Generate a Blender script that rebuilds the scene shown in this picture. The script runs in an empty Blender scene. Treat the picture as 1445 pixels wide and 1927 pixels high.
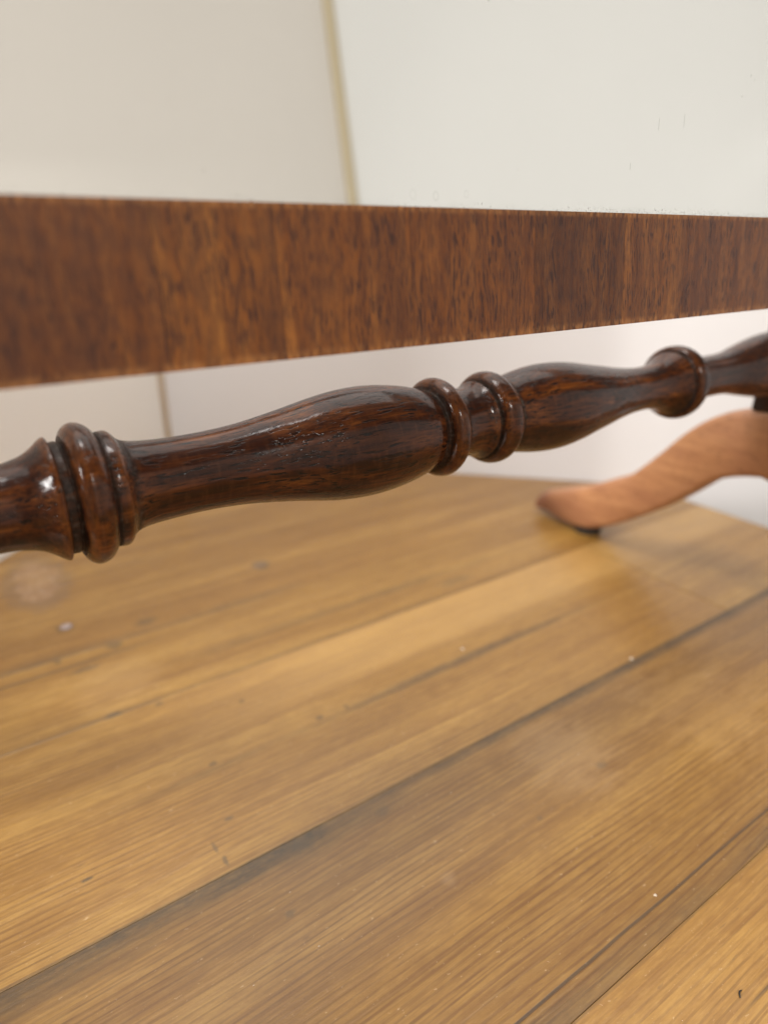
import bpy, bmesh, math, random
from mathutils import Vector, Matrix
random.seed(7)
S = bpy.context.scene
R = math.radians
COL = S.collection

# ---------------------------------------------------------------- camera
CAM_H = 0.169
cd = bpy.data.cameras.new("camera")
cam = bpy.data.objects.new("camera", cd); COL.objects.link(cam)
cd.sensor_fit = 'VERTICAL'; cd.sensor_height = 36.0; cd.sensor_width = 27.0
cd.lens = 1235.0 / 1927.0 * 36.0
cam.location = (0, 0, CAM_H)
cam.rotation_euler = (R(90 - 22.656), 0, R(55.912 - 90))
cd.clip_start = 0.004; cd.clip_end = 50
cd.dof.use_dof = True; cd.dof.focus_distance = 0.158; cd.dof.aperture_fstop = 7.6
cd.dof.aperture_blades = 0
S.camera = cam
# ---------------------------------------------------------------- world and lamps
w = bpy.data.worlds.new("World"); S.world = w; w.use_nodes = True
w.node_tree.nodes["Background"].inputs[0].default_value = (1.0, 0.86, 0.70, 1)
w.node_tree.nodes["Background"].inputs[1].default_value = 0.22
def area(name, loc, target, sx, sy, power, col):
    l = bpy.data.lights.new(name, 'AREA'); l.shape = 'RECTANGLE'; l.size = sx; l.size_y = sy
    l.energy = power; l.color = col
    o = bpy.data.objects.new(name, l); COL.objects.link(o); o.location = loc
    d = Vector(target) - Vector(loc); o.rotation_euler = d.to_track_quat('-Z', 'Y').to_euler()
    return o
area("front_lamp", (0.04, -0.50, 0.60), (0.15, 0.14, 0.05), 0.09, 0.07, 1.8, (1.0, 0.97, 0.92))
area("side_lamp", (-1.25, 0.10, 0.66), (0.35, 0.16, 0.08), 0.46, 0.24, 22.0, (1.0, 0.97, 0.94))
area("back_fill", (0.02, 0.22, 0.86), (0.20, 0.46, 0.10), 0.34, 0.26, 5.0, (1.0, 0.96, 0.93))  # added fill that brightens the far corner, not a real lamp
area("overhead_fill", (0.15, 0.38, 1.50), (0.15, 0.33, 0.0), 2.3, 2.0, 34.0, (1.0, 0.965, 0.92))  # large added fill from above, no ceiling fixture there
S.view_settings.view_transform = 'Standard'; S.view_settings.look = 'None'
S.view_settings.exposure = 0.0; S.view_settings.gamma = 1.0
S.render.engine = 'CYCLES'
S.cycles.max_bounces = 10; S.cycles.glossy_bounces = 6

# ---------------------------------------------------------------- node helpers
class NT:
    def __init__(s, name):
        s.m = bpy.data.materials.new(name); s.m.use_nodes = True
        s.t = s.m.node_tree; s.b = s.t.nodes["Principled BSDF"]
        s.out = s.t.nodes["Material Output"]
    def link(s, a, b): s.t.links.new(a, b)
    def put(s, sock, v):
        if hasattr(v, 'links') or hasattr(v, 'is_linked'): s.link(v, sock)
        elif isinstance(v, (tuple, list)) and len(v) == 3 and sock.type == 'RGBA': sock.default_value = (*v, 1)
        else: sock.default_value = v
    def n(s, typ, **kw):
        nd = s.t.nodes.new(typ)
        for k, v in kw.items(): setattr(nd, k, v)
        return nd
    def math(s, op, a, b=0.0, c=None, clamp=False):
        nd = s.n('ShaderNodeMath', operation=op, use_clamp=clamp)
        s.put(nd.inputs[0], a); s.put(nd.inputs[1], b)
        if c is not None: s.put(nd.inputs[2], c)
        return nd.outputs[0]
    def vmath(s, op, a, b):
        nd = s.n('ShaderNodeVectorMath', operation=op)
        s.put(nd.inputs[0], a); s.put(nd.inputs[1], b)
        return nd.outputs['Vector'] if op not in ('LENGTH', 'DISTANCE', 'DOT_PRODUCT') else nd.outputs['Value']
    def coord(s, which='Object'): return s.n('ShaderNodeTexCoord').outputs[which]
    def scale(s, v, sc): return s.vmath('MULTIPLY', v, sc)
    def noise(s, v, scale=1.0, detail=3.0, rough=0.5, dist=0.0):
        nd = s.n('ShaderNodeTexNoise'); s.put(nd.inputs['Vector'], v)
        nd.inputs['Scale'].default_value = scale; nd.inputs['Detail'].default_value = detail
        nd.inputs['Roughness'].default_value = rough; nd.inputs['Distortion'].default_value = dist
        return nd.outputs['Fac']
    def ramp(s, f, stops, interp='LINEAR'):
        nd = s.n('ShaderNodeValToRGB'); s.put(nd.inputs[0], f); cr = nd.color_ramp; cr.interpolation = interp
        while len(cr.elements) < len(stops): cr.elements.new(0.5)
        for e, (p, c) in zip(cr.elements, stops):
            e.position = p; e.color = (*c, 1) if isinstance(c, (tuple, list)) else (c, c, c, 1)
        return nd.outputs[0]
    def mix(s, f, a, b, blend='MIX'):
        nd = s.n('ShaderNodeMix', data_type='RGBA', blend_type=blend)
        s.put(nd.inputs[0], f); s.put(nd.inputs[6], a); s.put(nd.inputs[7], b)
        return nd.outputs[2]
    def step(s, v, lo, hi):
        nd = s.n('ShaderNodeMapRange', interpolation_type='SMOOTHSTEP')
        s.put(nd.inputs[0], v); s.put(nd.inputs[1], lo); s.put(nd.inputs[2], hi)
        return nd.outputs[0]
    def sep(s, v):
        nd = s.n('ShaderNodeSeparateXYZ'); s.put(nd.inputs[0], v); return nd.outputs
    def comb(s, x, y, z):
        nd = s.n('ShaderNodeCombineXYZ')
        for i, q in enumerate((x, y, z)): s.put(nd.inputs[i], q)
        return nd.outputs[0]
    def bump(s, h, strength, dist):
        nd = s.n('ShaderNodeBump'); s.put(nd.inputs['Height'], h)
        nd.inputs['Strength'].default_value = strength; nd.inputs['Distance'].default_value = dist
        return nd.outputs[0]
    def set(s, **kw):
        for k, v in kw.items(): s.put(s.b.inputs[k.replace('_', ' ')], v)

# ---------------------------------------------------------------- materials
def mat_turned():
    """dark polished mahogany of the turned stretcher, grain along local X"""
    t = NT("dark_turned_mahogany"); c = t.coord()
    wob = t.noise(t.scale(c, (14, 90, 90)), 1, 3)
    wv = t.vmath('ADD', c, t.comb(0, t.math('MULTIPLY', wob, 0.0016), t.math('MULTIPLY', wob, 0.0012)))
    fig = t.noise(t.scale(wv, (26, 330, 330)), 1, 4, 0.55)
    fig2 = t.noise(t.scale(wv, (60, 1500, 1500)), 1, 3, 0.6)
    big = t.noise(t.scale(c, (34, 75, 75)), 1, 3)
    ray = t.noise(t.scale(wv, (900, 260, 260)), 1, 2)
    col = t.ramp(fig, [(0.32, (0.018, 0.0044, 0.0017)), (0.46, (0.055, 0.0140, 0.0034)), (0.57, (0.108, 0.0290, 0.0058)), (0.70, (0.185, 0.057, 0.0105))])
    col = t.mix(t.ramp(fig2, [(0.38, 0.70), (0.56, 0.0)]), col, (0.012, 0.0045, 0.003))
    col = t.mix(t.ramp(big, [(0.36, 0.72), (0.60, 0.0)]), col, (0.020, 0.0062, 0.0036))
    col = t.mix(t.math('MULTIPLY', t.ramp(ray, [(0.5, 0.0), (0.7, 1.0)]), 0.08), col, (0.24, 0.085, 0.022))
    # pores
    p = t.noise(t.scale(wv, (150, 1700, 1700)), 1, 2, 0.5)
    pore = t.ramp(p, [(0.575, 0.0), (0.625, 1.0)])
    pmask = t.ramp(t.noise(t.scale(c, (45, 260, 260)), 1, 2), [(0.34, 0.4), (0.50, 1.0)])
    pore = t.math('MULTIPLY', pore, pmask)
    col = t.mix(t.math('MULTIPLY', pore, 0.95), col, (0.004, 0.0025, 0.002))
    # worn crests and grimed grooves (mesh attribute from the profile)
    at = t.n('ShaderNodeAttribute', attribute_name='crest').outputs['Fac']
    rag = t.noise(t.scale(c, (1500, 420, 420)), 1, 4, 0.65)
    crest = t.math('MULTIPLY', t.step(at, 0.56, 0.80), t.ramp(rag, [(0.36, 0.0), (0.58, 1.0)]))
    col = t.mix(t.math('MULTIPLY', crest, 0.42), col, (0.170, 0.052, 0.010))
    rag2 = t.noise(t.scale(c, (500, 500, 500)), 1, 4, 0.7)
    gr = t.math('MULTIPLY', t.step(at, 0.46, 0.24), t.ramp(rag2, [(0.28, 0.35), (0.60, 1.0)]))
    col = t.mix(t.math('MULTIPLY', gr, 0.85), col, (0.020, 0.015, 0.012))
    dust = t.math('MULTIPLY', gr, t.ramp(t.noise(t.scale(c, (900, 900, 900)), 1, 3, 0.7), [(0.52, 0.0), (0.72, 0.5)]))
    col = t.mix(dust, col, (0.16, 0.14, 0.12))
    dents = t.noise(t.scale(c, (130, 240, 240)), 1, 3, 0.55)
    fine = t.noise(t.scale(c, (700, 2200, 2200)), 1, 2)
    h = t.math('ADD', t.math('MULTIPLY', dents, 0.9), t.math('MULTIPLY', fine, 0.10))
    h = t.math('SUBTRACT', h, t.math('MULTIPLY', pore, 0.3))
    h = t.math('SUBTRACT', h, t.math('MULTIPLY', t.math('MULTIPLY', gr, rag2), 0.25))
    nb = t.bump(h, 0.42, 0.00028)
    rgh = t.math('ADD', t.math('MULTIPLY', t.noise(t.scale(c, (60, 120, 120)), 1, 4, 0.6), 0.14), 0.06)
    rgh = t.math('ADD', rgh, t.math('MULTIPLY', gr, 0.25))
    t.set(Base_Color=col, Roughness=0.55, Normal=nb)
    t.b.inputs['Specular IOR Level'].default_value = 0.05
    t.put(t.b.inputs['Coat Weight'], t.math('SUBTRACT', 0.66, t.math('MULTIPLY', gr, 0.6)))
    t.put(t.b.inputs['Coat Roughness'], rgh); t.b.inputs['Coat IOR'].default_value = 1.42; t.put(t.b.inputs['Coat Normal'], nb)
    return t.m

def mat_veneer():
    """cross-banded mahogany veneer, grain along local Z; object colour tints each leaf"""
    t = NT("crossbanded_mahogany_veneer"); c0 = t.coord()
    oi = t.n('ShaderNodeObjectInfo')
    c = t.vmath('ADD', c0, t.comb(t.math('MULTIPLY', oi.outputs['Alpha'], 3.7), 0, 0))
    wob = t.noise(t.scale(c, (120, 60, 42)), 1, 3)
    xw = t.math('ADD', t.sep(c)[0], t.math('MULTIPLY', wob, 0.0042))
    wv = t.comb(xw, t.sep(c)[1], t.sep(c)[2])
    fig = t.noise(t.scale(wv, (300, 60, 30)), 1, 5, 0.62)
    fig2 = t.noise(t.scale(wv, (72, 40, 14)), 1, 2, 0.5)
    mott = t.noise(t.scale(wv, (520, 300, 260)), 1, 4, 0.6)
    col = t.ramp(fig, [(0.30, (0.090, 0.030, 0.0095)), (0.45, (0.150, 0.053, 0.0140)), (0.57, (0.190, 0.073, 0.0190)), (0.74, (0.265, 0.112, 0.030))])
    col = t.mix(t.ramp(fig2, [(0.38, 0.45), (0.56, 0.0)]), col, (0.075, 0.031, 0.019))
    col = t.mix(t.math('MULTIPLY', t.ramp(mott, [(0.42, 0.0), (0.62, 1.0)]), 0.50), col, (0.060, 0.026, 0.018))
    col = t.mix(1.0, col, oi.outputs['Color'], 'MULTIPLY')
    # short dark pores, very many
    wp = t.comb(t.math('ADD', xw, t.math('MULTIPLY', t.noise(t.scale(c, (300, 100, 180)), 1, 2), 0.0006)), 0, t.sep(c)[2])
    p1 = t.ramp(t.noise(t.scale(wp, (2300, 1, 260)), 1, 1.5, 0.5), [(0.555, 0.0), (0.59, 1.0)])
    p2 = t.ramp(t.noise(t.scale(wp, (1500, 1, 130)), 1, 2.0, 0.5), [(0.595, 0.0), (0.63, 1.0)])
    pm = t.ramp(t.noise(t.scale(c, (150, 60, 60)), 1, 2), [(0.36, 0.25), (0.56, 1.0)])
    pore = t.math('MULTIPLY', t.math('MAXIMUM', p1, p2), pm)
    col = t.mix(t.math('MULTIPLY', pore, 0.80), col, (0.034, 0.015, 0.013))
    # golden wear along the lower and upper edges
    z = t.sep(c0)[2]
    edge = t.math('MAXIMUM', t.step(z, -0.0236, -0.0252), t.step(z, -0.0014, -0.0003))
    er = t.ramp(t.noise(t.scale(c, (900, 100, 300)), 1, 3, 0.6), [(0.40, 0.0), (0.62, 1.0)])
    col = t.mix(t.math('MULTIPLY', t.math('MULTIPLY', edge, er), 0.6), col, (0.38, 0.17, 0.055))
    flake = t.noise(t.scale(c, (1500, 1500, 900)), 1, 3, 0.6)
    scr = t.ramp(t.noise(t.scale(c, (60, 20, 2600)), 1, 1), [(0.66, 0.0), (0.70, 1.0)])
    h = t.math('SUBTRACT', t.math('MULTIPLY', flake, 0.55), t.math('MULTIPLY', pore, 0.35))
    h = t.math('ADD', h, t.math('MULTIPLY', scr, 0.08))
    nb = t.bump(h, 0.45, 0.00018)
    t.set(Base_Color=col, Roughness=0.46, Normal=nb)
    t.b.inputs['Specular IOR Level'].default_value = 0.2
    t.put(t.b.inputs['Coat Weight'], 0.08); t.put(t.b.inputs['Coat Roughness'], 0.32)
    t.put(t.b.inputs['Coat Normal'], nb)
    return t.m

def mat_foot():
    """lighter reddish mahogany of the feet, grain along the arch (local Y)"""
    t = NT("light_mahogany"); c = t.coord()
    wob = t.noise(t.scale(c, (30, 14, 30)), 1, 2)
    wv = t.vmath('ADD', c, t.comb(t.math('MULTIPLY', wob, 0.004), 0, t.math('MULTIPLY', wob, 0.012)))
    fig = t.noise(t.scale(wv, (240, 26, 240)), 1, 4, 0.6)
    big = t.noise(t.scale(c, (40, 30, 60)), 1, 3)
    col = t.ramp(fig, [(0.25, (0.38, 0.165, 0.072)), (0.50, (0.50, 0.235, 0.105)), (0.75, (0.62, 0.32, 0.145))])
    col = t.mix(t.ramp(big, [(0.40, 0.5), (0.62, 0.0)]), col, (0.40, 0.175, 0.090))
    p = t.ramp(t.noise(t.scale(wv, (1500, 180, 1500)), 1, 2), [(0.60, 0.0), (0.67, 1.0)])
    col = t.mix(t.math('MULTIPLY', p, 0.45), col, (0.09, 0.032, 0.018))
    # darker, redder toe towards its tip and bottom
    toe = t.math('MULTIPLY', t.step(t.math('ABSOLUTE', t.sep(c)[1]), 0.088, 0.132), t.step(t.sep(c)[2], 0.028, 0.006))
    col = t.mix(t.math('MULTIPLY', toe, 0.8), col, (0.150, 0.055, 0.036))
    col = t.mix(0.20, col, (0, 0, 0))
    t.set(Base_Color=col, Roughness=0.40, Normal=t.bump(fig, 0.3, 0.0001))
    return t.m

KNOTS = []  # (x, y, radius)
def mat_pine():
    """worn waxed pine boards, grain along X; object colour = tint, alpha = seed"""
    t = NT("worn_pine"); c = t.coord('Object')
    oi = t.n('ShaderNodeObjectInfo'); tint = oi.outputs['Color']; seed = oi.outputs['Alpha']
    # world-like position: boards have their origin at the table origin
    x, y, z = t.sep(c)[0], t.sep(c)[1], t.sep(c)[2]
    yy = y
    kd = None; halo = None
    for (kx, ky, kr) in KNOTS:
        dx = t.math('SUBTRACT', x, kx); dy = t.math('SUBTRACT', y, ky)
        d = t.math('SQRT', t.math('ADD', t.math('MULTIPLY', dx, dx), t.math('MULTIPLY', t.math('MULTIPLY', dy, dy), 0.22 if kr > .01 else 1.0)))
        infl = t.math('POWER', 2.718, t.math('MULTIPLY', d, -1.0 / (kr * 1.3)))
        sgn = t.math('TANH', t.math('MULTIPLY', dy, 1.0 / (kr * 0.5)))
        yy = t.math('SUBTRACT', yy, t.math('MULTIPLY', t.math('MULTIPLY', infl, sgn), kr * 0.9))
        d = t.math('ADD', d, t.math('MULTIPLY', t.math('SUBTRACT', t.noise(t.scale(c, (90, 90, 90)), 1, 3), 0.5), kr * 1.1))
        q = t.step(d, kr * 1.05, kr * 0.75)
        q2 = t.math('MULTIPLY', t.step(d, kr * 1.5, kr * 1.05), t.step(d, kr * 0.75, kr * 1.0)); halo = q2 if halo is None else t.math('MAXIMUM', halo, q2)
        kd = q if kd is None else t.math('MAXIMUM', kd, q)
    sd = t.math('MULTIPLY', seed, 5.0)
    cc = t.comb(x, yy, sd)
    slow = t.noise(t.scale(cc, (5, 20, 1)), 1, 2)
    y2 = t.math('ADD', yy, t.math('MULTIPLY', slow, 0.009))
    g = t.comb(x, y2, sd)
    rings = t.noise(t.scale(g, (1.3, 330, 1)), 1, 2, 0.5)
    rings2 = t.noise(t.scale(g, (5, 700, 1)), 1, 3, 0.55)
    fib = t.noise(t.scale(g, (60, 1700, 1)), 1, 3, 0.6)
    ph = t.math('ADD', t.math('MULTIPLY', y2, 2 * math.pi / 0.0020), t.math('MULTIPLY', t.noise(t.scale(cc, (9, 110, 1)), 1, 3, 0.55), 9.0))
    per = t.ramp(t.math('ADD', t.math('MULTIPLY', t.math('SINE', ph), 0.5), 0.5), [(0.70, 0.0), (0.93, 1.0)])
    per = t.math('MULTIPLY', per, t.ramp(t.noise(t.scale(cc, (16, 55, 1)), 1, 3), [(0.34, 0.15), (0.60, 1.0)]))
    per = t.math('MULTIPLY', per, t.ramp(t.noise(t.scale(c, (90, 900, 60)), 1, 2), [(0.30, 0.35), (0.55, 1.0)]))
    big = t.noise(t.scale(cc, (5, 62, 1)), 1, 4, 0.6)
    blot = t.noise(t.scale(c, (62, 190, 20)), 1, 5, 0.68)
    col = t.ramp(big, [(0.30, (0.240, 0.122, 0.024)), (0.50, (0.330, 0.183, 0.046)), (0.70, (0.430, 0.262, 0.082))])
    late = t.ramp(rings, [(0.545, 0.0), (0.575, 1.0), (0.62, 0.35), (0.66, 0.8)])
    col = t.mix(t.math('MULTIPLY', late, 0.24), col, (0.150, 0.062, 0.010))
    col = t.mix(t.math('MULTIPLY', per, 0.68), col, (0.120, 0.050, 0.009))
    late2 = t.ramp(rings2, [(0.555, 0.0), (0.60, 1.0)])
    col = t.mix(t.math('MULTIPLY', late2, 0.42), col, (0.150, 0.062, 0.010))
    col = t.mix(t.math('MULTIPLY', t.ramp(fib, [(0.45, 0.0), (0.70, 1.0)]), 0.22), col, (0.46, 0.30, 0.14))
    col = t.mix(t.math('MULTIPLY', t.ramp(blot, [(0.44, 0.0), (0.66, 1.0)]), 0.40), col, (0.200, 0.095, 0.022))
    mot = t.noise(t.scale(c, (170, 1150, 200)), 1, 4, 0.6)
    col = t.mix(t.math('MULTIPLY', t.ramp(mot, [(0.40, 1.0), (0.55, 0.0)]), 0.20), col, (0.170, 0.078, 0.014))
    col = t.mix(t.math('MULTIPLY', t.ramp(mot, [(0.55, 0.0), (0.72, 1.0)]), 0.18), col, (0.52, 0.345, 0.13))
    col = t.mix(1.0, col, tint, 'MULTIPLY')
    col = t.mix(1.0, col, (0.79, 0.74, 0.56), 'MULTIPLY')
    sap = t.math('MULTIPLY', t.step(y, 0.186, 0.200), t.step(y, 0.2255, 0.2235))
    sap = t.math('MULTIPLY', sap, t.step(x, 0.02, 0.13))
    col = t.mix(t.math('MULTIPLY', sap, 0.26), col, (0.60, 0.38, 0.14))
    # small flecks
    fl = t.ramp(t.noise(t.scale(c, (180, 800, 100)), 1, 3, 0.6), [(0.655, 0.0), (0.72, 1.0)])
    col = t.mix(t.math('MULTIPLY', fl, 0.38), col, (0.10, 0.050, 0.018))
    fl2 = t.ramp(t.noise(t.scale(c, (420, 900, 130)), 1, 3, 0.6), [(0.66, 0.0), (0.74, 1.0)])
    col = t.mix(t.math('MULTIPLY', fl2, 0.35), col, (0.62, 0.46, 0.28))
    # grey grime lying along the seams (stains with a shape of their own)
    grime = None
    rg = t.noise(t.scale(c, (22, 130, 20)), 1, 5, 0.68)
    rg2 = t.noise(t.scale(c, (19, 5, 2)), 1, 4, 0.6)
    spk = t.ramp(t.noise(t.scale(c, (320, 700, 300)), 1, 4, 0.7), [(0.36, 1.0), (0.62, 0.72)])
    def band(yc, wid, x0, x1, amt, side):
        # side -1: on the near side (y smaller) of the seam, fading away from it
        dd = t.math('MULTIPLY', t.math('SUBTRACT', y, yc), side)
        dd = t.math('ADD', dd, t.math('MULTIPLY', t.math('SUBTRACT', rg, 0.5), wid * 1.3))
        m = t.math('MULTIPLY', t.step(dd, wid, wid * 0.15), t.step(t.math('MULTIPLY', t.math('SUBTRACT', y, yc), side), -0.0012, 0.0002))
        m = t.math('MULTIPLY', m, t.math('MULTIPLY', t.step(x, x0 - 0.03, x0 + 0.03), t.step(x, x1 + 0.04, x1 - 0.04)))
        m = t.math('MULTIPLY', m, spk)
        m = t.math('MULTIPLY', m, t.ramp(rg2, [(0.32, 0.55 if abs(yc - SEAM_A) < .001 else 0.20), (0.55, 1.0)]))
        return t.math('MULTIPLY', m, amt)
    for b in ((SEAM_A, 0.0110, -0.4, 0.10, 1.0, -1), (SEAM_A, 0.0058, 0.07, 0.42, 0.95, -1),
              (SEAM_B, 0.0085, -0.4, 0.42, 0.50, 1), (SEAM_D, 0.0042, 0.115, 0.225, 0.80, 1), (SEAM_D, 0.0030, 0.10, 0.225, 0.70, -1),
              (SEAM_D, 0.0035, 0.02, 0.26, 0.35, -1), (SEAM_C, 0.0035, -0.1, 0.30, 0.45, 1), (SEAM_E, 0.006, -0.05, 0.12, 0.6, 1),
              (SEAM_C + 0.019, 0.0075, 0.06, 0.24, 0.40, 1), (0.020, 0.012, 0.15, 0.42, 0.35, -1)):
        q = band(*b); grime = q if grime is None else t.math('MAXIMUM', grime, q)
    col = t.mix(grime, col, (0.050, 0.033, 0.016))
    # two long drying cracks
    ck = None
    wob = t.math('MULTIPLY', t.noise(t.scale(c, (25, 5, 5)), 1, 3), 0.0012)
    for (yc, x0, x1, wd) in ((0.0615, -0.1, 0.40, 0.00034), (0.268, -0.02, 0.05, 0.0006), (0.033, 0.13, 0.3, 0.0003)):
        dd = t.math('ABSOLUTE', t.math('SUBTRACT', t.math('ADD', y, wob), yc + 0.0006))
        m = t.math('MULTIPLY', t.step(dd, wd * 1.6, wd * 0.6), t.math('MULTIPLY', t.step(x, x0 - 0.01, x0 + 0.01), t.step(x, x1 + 0.02, x1 - 0.02)))
        ck = m if ck is None else t.math('MAXIMUM', ck, m)
    col = t.mix(t.math('MULTIPLY', ck, 0.75), col, (0.035, 0.020, 0.010))
    # small bruises and ink-dark flecks, (x, y, half length, half width, amount)
    rn = t.noise(t.scale(c, (260, 420, 200)), 1, 4, 0.7)
    sp = None
    for (sx, sy, a_, b_, am) in ((0.0567, 0.2863, .0055, .0032, .55), (0.0392, 0.2741, .0040, .0032, .6), (0.0163, 0.2751, .0016, .0024, .6), (0.0246, 0.2626, .0060, .0020, .6),
            (0.0278, 0.2259, .0030, .0018, .8), (0.0440, 0.2225, .0018, .0014, .5), (0.0921, 0.1805, .0016, .0014, .55), (0.1040, 0.1800, .0013, .0014, .5), (0.0715, 0.2058, .0014, .0012, .5), (0.0499, 0.1803, .0014, .0010, .6),
            (0.0456, 0.1549, .0016, .0008, .7), (0.0042, 0.1571, .0020, .0006, .85), (0.0382, 0.1469, .0006, .0026, .55), (0.0392, 0.1408, .0008, .0020, .65), (0.0605, 0.1330, .0040, .0030, .6), (0.0473, 0.1155, .0016, .0012, .5),
            (0.0876, 0.1303, .0035, .0018, .4), (0.1612, 0.1040, .0026, .0014, .55), (0.1269, 0.1000, .0012, .0008, .4), (0.1265, 0.3104, .0050, .0050, .75), (0.0243, 0.3026, .0045, .0040, .6), (0.205, 0.235, .012, .004, .35)):
        ex = t.math('MULTIPLY', t.math('SUBTRACT', x, sx), 1.0 / a_); ey = t.math('MULTIPLY', t.math('SUBTRACT', y, sy), 1.0 / b_)
        dd = t.math('SQRT', t.math('ADD', t.math('MULTIPLY', ex, ex), t.math('MULTIPLY', ey, ey)))
        dd = t.math('ADD', dd, t.math('MULTIPLY', t.math('SUBTRACT', rn, 0.5), 2.2))
        m = t.math('MULTIPLY', t.step(dd, 1.25, 0.5), am); sp = m if sp is None else t.math('MAXIMUM', sp, m)
    col = t.mix(sp, col, (0.070, 0.045, 0.020))
    # bleached, dulled patches in the wax
    pale = None
    for (sx, sy, rr, am) in ((0.1544, 0.1148, .020, .17), (0.0897, 0.0993, .0032, .16), (0.0350, 0.2450, .020, .10), (0.220, 0.10, .03, .12)):
        dd = t.vmath('DISTANCE', t.comb(x, y, 0), (sx, sy, 0))
        dd = t.math('ADD', t.math('MULTIPLY', dd, 1.0 / rr), t.math('MULTIPLY', t.math('SUBTRACT', blot, 0.5), 1.8))
        m = t.math('MULTIPLY', t.step(dd, 1.2, 0.3), am); pale = m if pale is None else t.math('MAXIMUM', pale, m)
    col = t.mix(pale, col, (0.50, 0.34, 0.18))
    # knots
    kc = t.ramp(t.noise(t.scale(c, (150, 90, 90)), 1, 4, 0.7, 1.5), [(0.35, (0.17, 0.105, 0.075)), (0.5, (0.33, 0.23, 0.18)), (0.62, (0.46, 0.37, 0.30))])
    col = t.mix(t.math('MULTIPLY', kd, 0.26), col, kc)
    col = t.mix(t.math('MULTIPLY', halo, 0.32), col, (0.12, 0.085, 0.065))
    h = t.math('ADD', t.math('MULTIPLY', fib, 0.5), t.math('MULTIPLY', t.noise(t.scale(c, (900, 1500, 900)), 1, 3, 0.7), 0.55))
    h = t.math('SUBTRACT', h, t.math('MULTIPLY', late, 0.35))
    h = t.math('SUBTRACT', h, t.math('MULTIPLY', ck, 1.2))
    rgh = t.math('ADD', 0.27, t.math('MULTIPLY', t.noise(t.scale(c, (30, 60, 30)), 1, 4, 0.6), 0.24))
    rgh = t.math('ADD', rgh, t.math('MULTIPLY', grime, 0.15))
    nb = t.bump(h, 0.40, 0.00022)
    t.set(Base_Color=col, Roughness=rgh, Normal=nb)
    t.b.inputs['Coat Weight'].default_value = 0.34; t.b.inputs['Coat Roughness'].default_value = 0.26
    return t.m

def mat_plain(name, col, rough, bumpscale=None, bumpd=0.0003, vary=0.05):
    t = NT(name); c = t.coord()
    v = t.noise(t.scale(c, (5, 5, 5)), 1, 4, 0.6)
    c2 = t.mix(v, tuple(k * (1 - vary) for k in col), tuple(min(1, k * (1 + vary)) for k in col))
    t.set(Base_Color=c2, Roughness=rough)
    if bumpscale:
        t.set(Normal=t.bump(t.noise(t.scale(c, (bumpscale,) * 3), 1, 4, 0.6), 0.3, bumpd))
    return t.m

def mat_glass():
    """old silvered glass with dust along its foot and a few smears"""
    t = NT("old_silvered_mirror"); c = t.coord()
    x, y, z = t.sep(c)[0], t.sep(c)[1], t.sep(c)[2]
    low = t.step(z, 0.0048, 0.0002)
    right = t.step(x, 0.085, 0.150)
    dens = t.math('MULTIPLY', low, t.math('ADD', 0.25, t.math('MULTIPLY', right, 0.75)))
    sp = t.noise(t.scale(c, (2600, 1, 2600)), 1, 2, 0.6)
    thr = t.math('SUBTRACT', 0.745, t.math('MULTIPLY', dens, 0.185))
    speck = t.step(sp, thr, t.math('ADD', thr, 0.03))
    sp2 = t.noise(t.scale(c, (900, 1, 900)), 1, 1, 0.6)
    thr2 = t.math('SUBTRACT', 0.78, t.math('MULTIPLY', low, 0.12))
    speck2 = t.math('MULTIPLY', t.step(sp2, thr2, t.math('ADD', thr2, 0.03)), 0.7)
    speck = t.math('MAXIMUM', speck, speck2)
    film = t.math('MULTIPLY', t.math('MULTIPLY', low, t.noise(t.scale(c, (120, 1, 160)), 1, 4, 0.7)), 0.22)
    # water marks: small rings and two hooked smears
    marks = None
    for (mx, mz, r0, amt) in ((0.0845, 0.0029, 0.0008, 0.14), (0.0902, 0.0028, 0.0007, 0.20), (0.0982, 0.0034, 0.0006, 0.18), (0.0394, 0.0145, 0.0009, 0.10)):
        d = t.vmath('DISTANCE', t.comb(x, 0, t.math('MULTIPLY', z, 0.8)), (mx, 0, mz * 0.8))
        m = t.math('MULTIPLY', t.math('MULTIPLY', t.step(d, r0 * 1.15, r0), t.step(d, r0 * 0.4, r0 * 0.95)), amt)
        marks = m if marks is None else t.math('MAXIMUM', marks, m)
    for (mx, mz, hh) in ((0.1717, 0.0228, 0.0018), (0.1613, 0.0212, 0.0016), (0.1508, 0.0112, 0.0009)):
        dx = t.math('ABSOLUTE', t.math('SUBTRACT', t.math('ADD', x, t.math('MULTIPLY', z, -0.08)), mx - 0.08 * mz))
        dz = t.math('ABSOLUTE', t.math('SUBTRACT', z, mz))
        m = t.math('MULTIPLY', t.math('MULTIPLY', t.step(dx, 0.00016, 0.00006), t.step(dz, hh, hh * 0.7)), 0.42)
        marks = t.math('MAXIMUM', marks, m)
    cover = t.math('MAXIMUM', t.math('MULTIPLY', speck, 0.75), t.math('MAXIMUM', film, marks))
    haze = t.math('ADD', 0.045, t.math('MULTIPLY', t.noise(t.scale(c, (14, 1, 18)), 1, 3), 0.05))
    cover = t.math('MAXIMUM', cover, haze)
    gl = t.n('ShaderNodeBsdfGlossy'); gl.inputs['Roughness'].default_value = 0.0
    gl.inputs['Color'].default_value = (0.865, 0.88, 0.87, 1)
    df = t.n('ShaderNodeBsdfDiffuse'); df.inputs['Color'].default_value = (0.30, 0.29, 0.26, 1)
    mx = t.n('ShaderNodeMixShader'); t.put(mx.inputs[0], cover)
    t.link(gl.outputs[0], mx.inputs[1]); t.link(df.outputs[0], mx.inputs[2])
    t.link(mx.outputs[0], t.out.inputs['Surface'])
    return t.m

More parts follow.
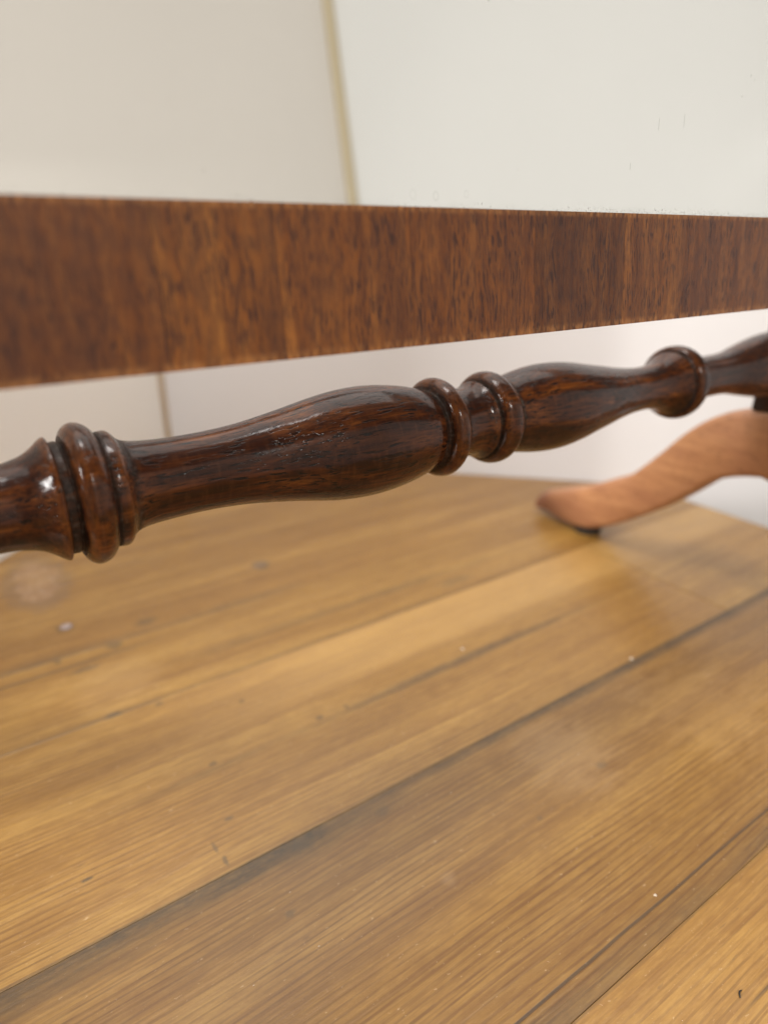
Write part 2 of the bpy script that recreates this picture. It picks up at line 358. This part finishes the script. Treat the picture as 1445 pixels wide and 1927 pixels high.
# seams between boards (y), camera sees far boards up to the walls
SEAM_A, SEAM_B, SEAM_C, SEAM_D, SEAM_E = 0.1365, 0.0545, 0.2250, 0.1780, 0.2767
KNOTS = [(0.0198, 0.3588, 0.0125), (0.1265, 0.3104, 0.0036)]
M = dict(turned=mat_turned(), veneer=mat_veneer(), foot=mat_foot(), pine=mat_pine(), glass=mat_glass(),
         wall=mat_plain("dimmed_white_panel", (0.74, 0.735, 0.745), 0.75, 180, 0.0002, 0.02),  # right panel: colour lowered to tone down its lighting
         walll=mat_plain("brightened_white_panel", (0.87, 0.855, 0.82), 0.75, 180, 0.0002, 0.02),  # left panel: colour raised to make up for missing light
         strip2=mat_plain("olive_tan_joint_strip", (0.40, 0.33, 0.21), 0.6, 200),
         wallf=mat_plain("dimmed_front_panel", (0.60, 0.60, 0.585), 0.75, 180, 0.0002, 0.02),  # front panel: colour lowered so it looks less brightly lit
         walln=mat_plain("dimmed_beige_panel", (0.64, 0.605, 0.56), 0.75, 180, 0.0002, 0.03),  # near panel: beige, lowered so it looks less brightly lit
         strip=mat_plain("beige_corner_shadow", (0.93, 0.86, 0.74), 0.6, 200),
         floor=mat_plain("pale_floor", (0.55, 0.52, 0.48), 0.7),
         under=mat_plain("dark_subframe_pine", (0.055, 0.032, 0.014), 0.8),
         pad=mat_plain("dark_felt", (0.018, 0.014, 0.010), 0.9),
         brass=mat_plain("dull_steel_nail", (0.28, 0.22, 0.20), 0.5),
         dust=mat_plain("pale_lint", (0.62, 0.54, 0.44), 0.9),
         crumb=mat_plain("black_crumb", (0.012, 0.008, 0.006), 0.6))

# ---------------------------------------------------------------- object helpers
def link(name, me, mat, parent=None, smooth=False):
    if mat: me.materials.append(mat)
    if smooth:
        for p in me.polygons: p.use_smooth = True
    o = bpy.data.objects.new(name, me); COL.objects.link(o)
    if parent: o.parent = parent
    return o
def from_bm(name, bm, mat, parent=None, smooth=False):
    me = bpy.data.meshes.new(name); bmesh.ops.recalc_face_normals(bm, faces=bm.faces); bm.to_mesh(me); bm.free()
    return link(name, me, mat, parent, smooth)
def tag(o, label=None, cat=None, group=None, kind=None):
    for k, v in (('label', label), ('category', cat), ('group', group), ('kind', kind)):
        if v: o[k] = v
    return o
def empty(name, loc=(0, 0, 0)):
    o = bpy.data.objects.new(name, None); COL.objects.link(o); o.location = loc; return o
def prism(poly, z0, z1, axis='Z'):
    bm = bmesh.new()
    def P(a, b, h): return (a, b, h) if axis == 'Z' else (h, a, b)
    lo = [bm.verts.new(P(a, b, z0)) for a, b in poly]; hi = [bm.verts.new(P(a, b, z1)) for a, b in poly]
    n = len(poly)
    bm.faces.new(lo[::-1]); bm.faces.new(hi)
    for i in range(n): bm.faces.new((lo[i], lo[(i + 1) % n], hi[(i + 1) % n], hi[i]))
    return bm
def bev(o, wd, seg=2, ang=30):
    m = o.modifiers.new('bevel', 'BEVEL'); m.width = wd; m.segments = seg; m.limit_method = 'ANGLE'; m.angle_limit = R(ang)
    m.harden_normals = False
    return o
def box(x0, x1, y0, y1, z0, z1): return prism([(x0, y0), (x1, y0), (x1, y1), (x0, y1)], z0, z1)
def clip(poly, nx, ny, d):
    """keep nx*x+ny*y <= d"""
    out = []
    for i in range(len(poly)):
        a, b = poly[i], poly[(i + 1) % len(poly)]
        da, db = nx * a[0] + ny * a[1] - d, nx * b[0] + ny * b[1] - d
        if da <= 0: out.append(a)
        if (da < 0 < db) or (db < 0 < da):
            k = da / (da - db); out.append((a[0] + k * (b[0] - a[0]), a[1] + k * (b[1] - a[1])))
    return out
def catmull(pts, per):
    out = []
    P = [pts[0]] + list(pts) + [pts[-1]]
    for i in range(1, len(P) - 2):
        p0, p1, p2, p3 = P[i - 1], P[i], P[i + 1], P[i + 2]
        for k in range(per):
            u = k / per
            out.append(tuple(0.5 * (2 * b + (c - a) * u + (2 * a - 5 * b + 4 * c - d) * u * u + (3 * b - a - 3 * c + d) * u ** 3)
                             for a, b, c, d in zip(p0, p1, p2, p3)))
    out.append(tuple(pts[-1])); return out

# ---------------------------------------------------------------- walls and floor
C0 = (0.1475, 0.540)           # far corner where two panels meet
P2 = (0.905, -0.2175)           # end of the right panel
Q = (0.587, -0.694)
Rr = (-0.30, -0.618)
LW = (-0.14, 0.2525)            # the left panel stops here; the room is open beyond
ZT = {'wall_right': 0.62, 'wall_front': 0.72, 'wall_near': 0.78, 'wall_left': 0.62}
def wall(name, a, b, top, side=1, mat='wall'):
    d = Vector((b[0] - a[0], b[1] - a[1])); n = Vector((-d.y, d.x)).normalized() * -0.012 * side
    poly = [a, b, (b[0] + n.x, b[1] + n.y), (a[0] + n.x, a[1] + n.y)]
    o = from_bm(name, prism(poly, -0.72, top), M[mat]); tag(o, kind='structure'); return o
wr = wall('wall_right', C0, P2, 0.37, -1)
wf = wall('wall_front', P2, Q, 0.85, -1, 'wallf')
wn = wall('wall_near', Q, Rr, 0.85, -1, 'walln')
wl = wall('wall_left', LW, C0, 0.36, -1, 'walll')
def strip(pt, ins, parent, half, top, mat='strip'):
    # a thin strip down the joint, set just inside the corner
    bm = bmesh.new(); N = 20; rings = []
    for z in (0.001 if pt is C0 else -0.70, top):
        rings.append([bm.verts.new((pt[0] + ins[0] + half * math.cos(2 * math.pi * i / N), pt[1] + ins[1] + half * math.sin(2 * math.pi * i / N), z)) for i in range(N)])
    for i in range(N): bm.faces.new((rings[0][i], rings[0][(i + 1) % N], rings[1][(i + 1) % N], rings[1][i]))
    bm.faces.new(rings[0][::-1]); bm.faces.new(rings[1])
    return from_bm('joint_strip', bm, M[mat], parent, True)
strip(C0, (0, -0.001), wr, 0.0032, 0.368)  # beige strip standing in for the soft shadow in this corner
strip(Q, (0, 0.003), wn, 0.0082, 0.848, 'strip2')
tag(from_bm('floor', box(-2.2, 3.0, -2.2, 2.2, -0.76, -0.721), M['floor']), kind='structure')

# ---------------------------------------------------------------- pine table of boards
table = tag(empty('pine_table', (0, 0, 0)), 'worn pale brown pine table top of wide boards with grimy seams', 'table')
XE = 0.4135
seams = [-0.20, -0.118, -0.033, SEAM_B, SEAM_A, SEAM_C, SEAM_E, 0.352, 0.436, 0.560]
tints = [(1, 1, 1), (1, 1, 1), (1.18, 1.16, 1.10), (0.93, 0.90, 0.84), (1.06, 1.05, 1.0), (1.0, 1.0, 0.95), (0.98, 0.95, 0.90), (1.0, 0.98, 0.95), (0.92, 0.92, 0.92)]
G = 0.00003
def plank(x0, x1, y0, y1, tint, seed):
    poly = [(x0, y0), (x1, y0), (x1, y1), (x0, y1)]
    poly = clip(poly, 1, 1, C0[0] + C0[1] - 0.0015)            # right panel
    dl = Vector((1, 1)).normalized()
    nl = Vector((-dl.y, dl.x)); poly = clip(poly, nl.x, nl.y, nl.x * C0[0] + nl.y * C0[1] - 0.001)
    if len(poly) < 3: return
    o = from_bm('plank', prism(poly, -0.024, 0.0), M['pine'], table)
    o.color = (*tint, seed); bev(o, 0.00018, 2); return o
for i in range(len(seams) - 1):
    y0, y1 = seams[i] + G, seams[i + 1] - G
    if i == 4:
        plank(-0.60, 0.2965, y0, y1, tints[i], 0.13 + 0.77 * i)
        plank(0.2970, XE, y0, y1, (1.0, 1.0, 0.98), 0.5 + 0.77 * i)
    else:
        plank(-0.60, XE, y0, y1, tints[i], 0.13 + 0.77 * i)
sub = [(-0.59, -0.19), (XE - 0.01, -0.19), (XE - 0.01, 0.55), (-0.59, 0.55)]
sub = clip(sub, 1, 1, C0[0] + C0[1] - 0.02)
dl = Vector((1, 1)).normalized(); nl = Vector((-dl.y, dl.x))
sub = clip(sub, nl.x, nl.y, nl.x * C0[0] + nl.y * C0[1] - 0.02)
from_bm('subframe', prism(sub, -0.060, -0.0245), M['under'], table)
for lx, ly in ((-0.5, -0.15), (0.36, -0.15), (0.36, 0.24), (-0.5, -0.05)):
    bev(from_bm('table_leg', box(lx - 0.025, lx + 0.025, ly - 0.025, ly + 0.025, -0.72, -0.0605), M['under'], table), 0.003)
def nail(x, y, r):
    bm = bmesh.new(); rings = []; N = 16
    for rr, zz in ((r, -0.0003), (r, 0.00035), (r * 0.75, 0.00065), (r * 0.3, 0.0007)):
        rings.append([bm.verts.new((x + rr * math.cos(2 * math.pi * i / N) * (1 + 0.1 * math.sin(3 * i)), y + rr * math.sin(2 * math.pi * i / N), zz)) for i in range(N)])
    for a, b in zip(rings, rings[1:]):
        for i in range(N): bm.faces.new((a[i], a[(i + 1) % N], b[(i + 1) % N], b[i]))
    bm.faces.new(rings[-1])
    return from_bm('nail_head', bm, M['brass'], table, True)
nail(0.0243, 0.3026, 0.0026)

# ---------------------------------------------------------------- the mirror
mir = tag(empty('dressing_mirror', (0.126, 0.1418, 0.0)), 'antique mahogany table mirror with turned stretcher and arched feet standing on pine boards', 'mirror')
OX, OY = 0.126, 0.1418
AXZ = CAM_H - 0.0496
XR, XL = 0.3160, -0.0640       # centre planes of the two uprights

prof = [(-0.0560, .0136), (-0.0480, .0138), (-0.0400, .0130), (-0.0300, .0112), (-0.0200, .0097), (-0.0100, .0089), (-0.0020, .0086), (.0045, .0087), (.0080, .0093), (.0103, .0101), (.0120, .0112), (.0132, .0122), (.0140, .0128), (.0146, .0130), (.0149, .0126), (.0151, .0119), (.0158, .0118), (.0166, .0118),
 (.0169, .0115), (.0172, .0116), (.0175, .0128), (.0180, .0138), (.0188, .0146), (.0199, .0151), (.0211, .0150), (.0222, .0145), (.0231, .0137), (.0238, .0127), (.0240, .0122), (.0243, .0124), (.0254, .0126), (.0264, .0125), (.0271, .0119), (.0280, .0108), (.0295, .0099), (.0330, .0093), (.0390, .0090), (.0450, .0090),
 (.0510, .0093), (.0570, .0099), (.0665, .0114), (.0755, .0131), (.0810, .0139), (.0870, .0143), (.0930, .0142), (.0985, .0136), (.1030, .0128), (.1065, .0119), (.1090, .0110), (.1100, .0107), (.1106, .0109), (.1109, .0120), (.1114, .0129), (.1123, .0136), (.1135, .0139), (.1147, .0137), (.1157, .0131), (.1164, .0122), (.1168, .0113), (.1174, .0108),
 (.1193, .0103), (.1215, .0100), (.1245, .0100), (.1262, .0104), (.1275, .0111), (.1280, .0113), (.1284, .0108), (.1288, .0106), (.1292, .0108), (.1295, .0117), (.1300, .0125), (.1310, .0132), (.1323, .0136), (.1338, .0136), (.1352, .0131), (.1362, .0123), (.1368, .0114), (.1376, .0111), (.1392, .0114), (.1420, .0119),
 (.1480, .0130), (.1530, .0136), (.1580, .0138), (.1630, .0136), (.1690, .0129), (.1755, .0118), (.1830, .0105), (.1900, .0092), (.1970, .0082), (.2030, .0077), (.2080, .0077), (.2120, .0081), (.2150, .0087), (.2175, .0095), (.2195, .0104), (.2210, .0111), (.2218, .0113), (.2222, .0110), (.2226, .0110), (.2229, .0119), (.2234, .0126), (.2242, .0131), (.2254, .0133),
 (.2266, .0133), (.2280, .0130), (.2292, .0124), (.2301, .0114), (.2308, .0101), (.2314, .0090), (.2330, .0083), (.2390, .0079), (.2465, .0078), (.2540, .0079), (.2610, .0085), (.2690, .0100), (.2760, .0113), (.2830, .0125), (.2900, .0134), (.2980, .0138), (.3050, .0136)]
def lathe_x(name, prof, mat, parent, per=6, seg=112):
    pts = catmull(prof, per)
    xs = [p[0] for p in pts]; rs = [p[1] for p in pts]
    # signed crest/groove value from the profile's departure from its local mean
    crest = []
    for i, (x, r) in enumerate(pts):
        s = ws = 0
        for j in range(max(0, i - 60), min(len(pts), i + 61)):
            dxx = xs[j] - x
            if abs(dxx) < 0.0045:
                wgt = math.exp(-(dxx / 0.0016) ** 2) * (abs(xs[min(j + 1, len(xs) - 1)] - xs[max(j - 1, 0)]) + 1e-7)
                s += wgt * rs[j]; ws += wgt
        crest.append(max(0, min(1, 0.5 + (r - s / ws) / 0.0012)))
    verts = []; faces = []
    rnd = random.Random(3)
    ph = [rnd.uniform(0, 6.28) for _ in range(6)]
    for x, r in pts:
        for k in range(seg):
            a = 2 * math.pi * k / seg
            rr = r * (1 + 0.006 * math.sin(2 * a + ph[0] + 40 * x) + 0.003 * math.sin(3 * a + ph[1] - 90 * x) + 0.0015 * math.sin(5 * a + 300 * x))
            verts.append((x - OX, rr * math.cos(a), rr * math.sin(a)))
    n = len(pts)
    for i in range(n - 1):
        for k in range(seg):
            k2 = (k + 1) % seg
            faces.append((i * seg + k, i * seg + k2, (i + 1) * seg + k2, (i + 1) * seg + k))
    faces.append(tuple(range(seg))); faces.append(tuple((n - 1) * seg + k for k in reversed(range(seg))))
    me = bpy.data.meshes.new(name); me.from_pydata(verts, [], faces)
    at = me.attributes.new('crest', 'FLOAT', 'POINT')
    at.data.foreach_set('value', [crest[i] for i in range(n) for _ in range(seg)])
    o = link(name, me, mat, parent, True); return o
st = lathe_x('stretcher', prof, M['turned'], mir)
st.location = (0, 0, AXZ)

# feet: one arch each, toe behind and toe in front
top = [(0.1390, .0034), (.1370, .0088), (.1300, .0142), (.1180, .0192), (.1060, .0240), (.0950, .0290), (.0800, .0375), (.0700, .0430), (.0640, .0485), (.0530, .0605), (.0405, .0750), (.0280, .0855), (.0155, .0912), (.0, .0945)]
bot = [(.0, .0625), (.0090, .0603), (.0180, .0565), (.0250, .0515), (.0330, .0435), (.0480, .0300), (.0620, .0195), (.0790, .0085), (.0930, .0022), (.1080, .0000), (.1240, .0000), (.1355, .0008)]
def resample(pts, n):
    L = [0]
    for a, b in zip(pts, pts[1:]): L.append(L[-1] + math.hypot(a[0] - b[0], a[1] - b[1]))
    out = []
    for k in range(n):
        t = L[-1] * k / (n - 1); i = 0
        while i < len(L) - 2 and L[i + 1] < t: i += 1
        u = (t - L[i]) / max(1e-9, L[i + 1] - L[i]); out.append((pts[i][0] + u * (pts[i + 1][0] - pts[i][0]), pts[i][1] + u * (pts[i + 1][1] - pts[i][1])))
    return out
NP = 60
tp = resample(catmull(top, 8), NP)[::-1]       # apex -> toe along the top
bt = resample(catmull(bot, 8), NP)             # apex -> toe along the underside
tp = [(-y, z) for y, z in tp[:0:-1]] + tp
bt = [(-y, z) for y, z in bt[:0:-1]] + bt
HW = 0.0098; RB = 0.0036
def foot(xc):
    # cross sections: rounded rectangle between the top and under curves
    sec = [(-HW, RB), (-HW + RB * .3, RB * .3), (-HW + RB, 0)]
    bm = bmesh.new(); rows = []
    W0 = HW
    for (ty, tz), (by, bz) in zip(tp, bt):
        u = max(0.0, min(1.0, (abs(ty) - 0.100) / 0.035)); HWs = W0 * (1 - 0.45 * u * u)
        L = max(1e-6, math.hypot(ty - by, tz - bz)); uy, uz = (by - ty) / L, (bz - tz) / L
        r = min(RB, L * 0.4)
        ring = []
        for xx, dd in ((-HWs, r), (-HWs + r * .3, r * .3), (-HWs + r, 0), (0, -0.0004), (HWs - r, 0), (HWs - r * .3, r * .3), (HWs, r)):
            ring.append((xx, ty + uy * dd, tz + uz * dd))
        for xx, dd in ((HWs, r), (HWs - r * .3, r * .3), (HWs - r, 0), (-HWs + r, 0), (-HWs + r * .3, r * .3), (-HWs, r)):
            ring.append((xx, by - uy * dd, bz - uz * dd))
        rows.append([bm.verts.new(q) for q in ring])
    for a, b in zip(rows, rows[1:]):
        for k in range(len(a)): bm.faces.new((a[k], a[(k + 1) % len(a)], b[(k + 1) % len(a)], b[k]))
    bm.faces.new(rows[0]); bm.faces.new(rows[-1][::-1])
    o = from_bm('foot', bm, M['foot'], mir, True); o.location = (xc - OX, 0, 0.0026)
    o.data.set_sharp_from_angle(angle=R(50))
    for s in (1, -1):
        pbm = bmesh.new(); N = 18
        rings = [[pbm.verts.new((0.0078 * math.cos(2 * math.pi * i / N), s * 0.098 + 0.0082 * math.sin(2 * math.pi * i / N), z)) for i in range(N)] for z in (-0.0025, 0.0016)]
        for i in range(N): pbm.faces.new((rings[0][i], rings[0][(i + 1) % N], rings[1][(i + 1) % N], rings[1][i]))
        pbm.faces.new(rings[0]); pbm.faces.new(rings[1])
        from_bm('felt_pad', pbm, M['pad'], o)
    return o
foot(XR); foot(XL)

def lathe_z(name, prof, mat, parent, loc, seg=40):
    pts = catmull(prof, 5); verts = []; faces = []
    for z, r in pts:
        for k in range(seg):
            a = 2 * math.pi * k / seg; verts.append((r * math.cos(a), r * math.sin(a), z))
    n = len(pts)
    for i in range(n - 1):
        for k in range(seg):
            k2 = (k + 1) % seg; faces.append((i * seg + k, i * seg + k2, (i + 1) * seg + k2, (i + 1) * seg + k))
    faces.append(tuple(range(seg))[::-1]); faces.append(tuple((n - 1) * seg + k for k in range(seg)))
    me = bpy.data.meshes.new(name); me.from_pydata(verts, [], faces)
    o = link(name, me, mat, parent, True); o.location = loc; return o
for xc in (XR, XL):
    blk = from_bm('post_block', box(-0.0088, 0.0088, -0.0105, 0.0105, 0.0955, 0.136), M['turned'], mir)
    blk.location = (xc - OX, 0, 0); bev(blk, 0.0012)
    lathe_z('upright', [(0.1362, .0080), (.140, .0098), (.146, .0102), (.153, .0092), (.157, .0080), (.162, .0074), (.175, .0090), (.190, .0105), (.210, .0098), (.235, .0078), (.260, .0072), (.278, .0076), (.284, .0108), (.289, .0112), (.294, .0090), (.305, .0092), (.318, .0095), (.330, .0090), (.334, .0108), (.339, .0106), (.345, .0064), (.353, .0090), (.361, .0100), (.371, .0078), (.378, .0025)], M['turned'], mir, (xc - OX, 0, 0))

# swinging frame: local origin on the top front edge of the lower rail
fr = empty('mirror_frame'); fr.parent = mir
TILT = 6.5
fr.location = (0, 0.1100 - OY, CAM_H + 0.0055); fr.rotation_euler = (R(-TILT), 0, 0)
FX0, FX1, FH = -0.050 - OX, 0.302 - OX, 0.32
RW = 0.0256
def rail(name, x0, x1, z0, z1):
    o = from_bm(name, box(x0, x1, 0.0009, 0.019, z0, z1), M['foot'] if False else M['turned'], fr); bev(o, 0.0006, 2); return o
lower = rail('rail', FX0, FX1, -RW, -0.0001)
upper = rail('rail', FX0, FX1, FH, FH + RW)
sl = rail('stile', FX0, FX0 + RW, 0.0, FH - 0.0001)
sr = rail('stile', FX1 - RW, FX1, 0.0, FH - 0.0001)
# veneer leaves on the lower rail (x limits from left to right)
vx = [FX0, -0.012, 0.0315, 0.0520, 0.0800, 0.1135, 0.1440, 0.1690, 0.2060, 0.2500, FX1 + OX]
vt = [(1, 1, 1), (0.95, 0.88, 0.84), (1.25, 1.18, 0.90), (1.15, 1.04, 0.85), (1.0, 0.92, 0.90), (0.72, 0.68, 0.78), (1.12, 1.08, 1.05), (1.0, 0.94, 1.02), (0.95, 0.90, 0.95), (1, 1, 1)]
vx = [vx[0] + OX] + vx[1:]
for i in range(len(vx) - 1):
    a, b = vx[i] - OX + (0.00002 if i else 0), vx[i + 1] - OX - 0.00002
    mid = (a + b) / 2
    o = from_bm('veneer_leaf', box(a - mid, b - mid, 0.0, 0.00085, -RW, 0.0), M['veneer'], lower)
    o.location = (mid, 0, 0); o.color = (*vt[i], 0.11 + i * 0.173)
gl = from_bm('mirror_glass', box(FX0 + 0.004, FX1 - 0.004, 0, 0.003, -0.004, FH + 0.004), M['glass'], fr)
gl.location = (0, 0.0045, 0)
# glass texture is laid out in the table's x: shift the mesh so local x equals table x
for v in gl.data.vertices: v.co.x += OX
gl.location.x = -OX
bk = from_bm('backboard', box(FX0 + 0.002, FX1 - 0.002, 0.0085, 0.012, -0.003, FH + 0.003), M['under'], fr)

# ---------------------------------------------------------------- lint and crumb on the table
bm = bmesh.new(); rnd = random.Random(11)
def fleck(x, y, s, el=1.0):
    vs = []
    for k in range(5):
        a = 2 * math.pi * k / 5 + rnd.uniform(-.3, .3)
        vs.append(bm.verts.new((x + s * el * math.cos(a) * rnd.uniform(.6, 1.2), y + s * math.sin(a) * rnd.uniform(.6, 1.2), 0.0001)))
    c = bm.verts.new((x, y, 0.0001 + s * 0.9))
    for k in range(5): bm.faces.new((vs[k], vs[(k + 1) % 5], c))
for x, y, s in ((0.1668, 0.1843, .0009), (0.2228, 0.1377, .0009), (0.134, 0.0634, .0005)): fleck(x, y, s)
for _ in range(30):
    x = rnd.uniform(0.0, 0.25); y = rnd.uniform(0.03, 0.20); fleck(x, y, rnd.uniform(.00008, .00018), rnd.uniform(1, 2.2))
for _ in range(34):
    x = rnd.uniform(-0.02, 0.20); y = rnd.uniform(0.02, 0.13); a = rnd.uniform(0, 6.28); prev = None
    for k in range(9):
        px, py, pz = x, y, 0.00006 + 0.0001 * math.sin(k * .7)
        cur = [bm.verts.new((px + ox, py + oy, pz + oz)) for ox, oy, oz in ((-.00001, 0, 0), (.00001, .00001, 0), (0, 0, .000022))]
        if prev:
            for q in range(3): bm.faces.new((prev[q], prev[(q + 1) % 3], cur[(q + 1) % 3], cur[q]))
        prev = cur; a += rnd.uniform(-.7, .9); x += 0.00016 * math.cos(a); y += 0.00016 * math.sin(a)
tag(from_bm('lint', bm, M['dust']), 'scattered specks of pale lint on the pine boards', 'lint', kind='stuff')
bm = bmesh.new(); rings = []
pts = [(-.0011, -.0003, .0002), (-.0004, .0000, .00035), (.0004, .0001, .0003), (.0011, -.0003, .0002)]
for i, (a, b, c) in enumerate(pts):
    r = (.00012, .00022, .0002, .0001)[i]
    rings.append([bm.verts.new((a, b + r * math.cos(2 * math.pi * k / 8), c + r * math.sin(2 * math.pi * k / 8))) for k in range(8)])
for a, b in zip(rings, rings[1:]):
    for k in range(8): bm.faces.new((a[k], a[(k + 1) % 8], b[(k + 1) % 8], b[k]))
bm.faces.new(rings[0]); bm.faces.new(rings[-1][::-1])
cr = from_bm('crumb', bm, M['crumb'], None, True); cr.location = (0.1283, 0.0361, 0.0); cr.rotation_euler = (0, 0, R(20))
tag(cr, 'tiny curved black crumb on the pale front board at the lower right', 'crumb')
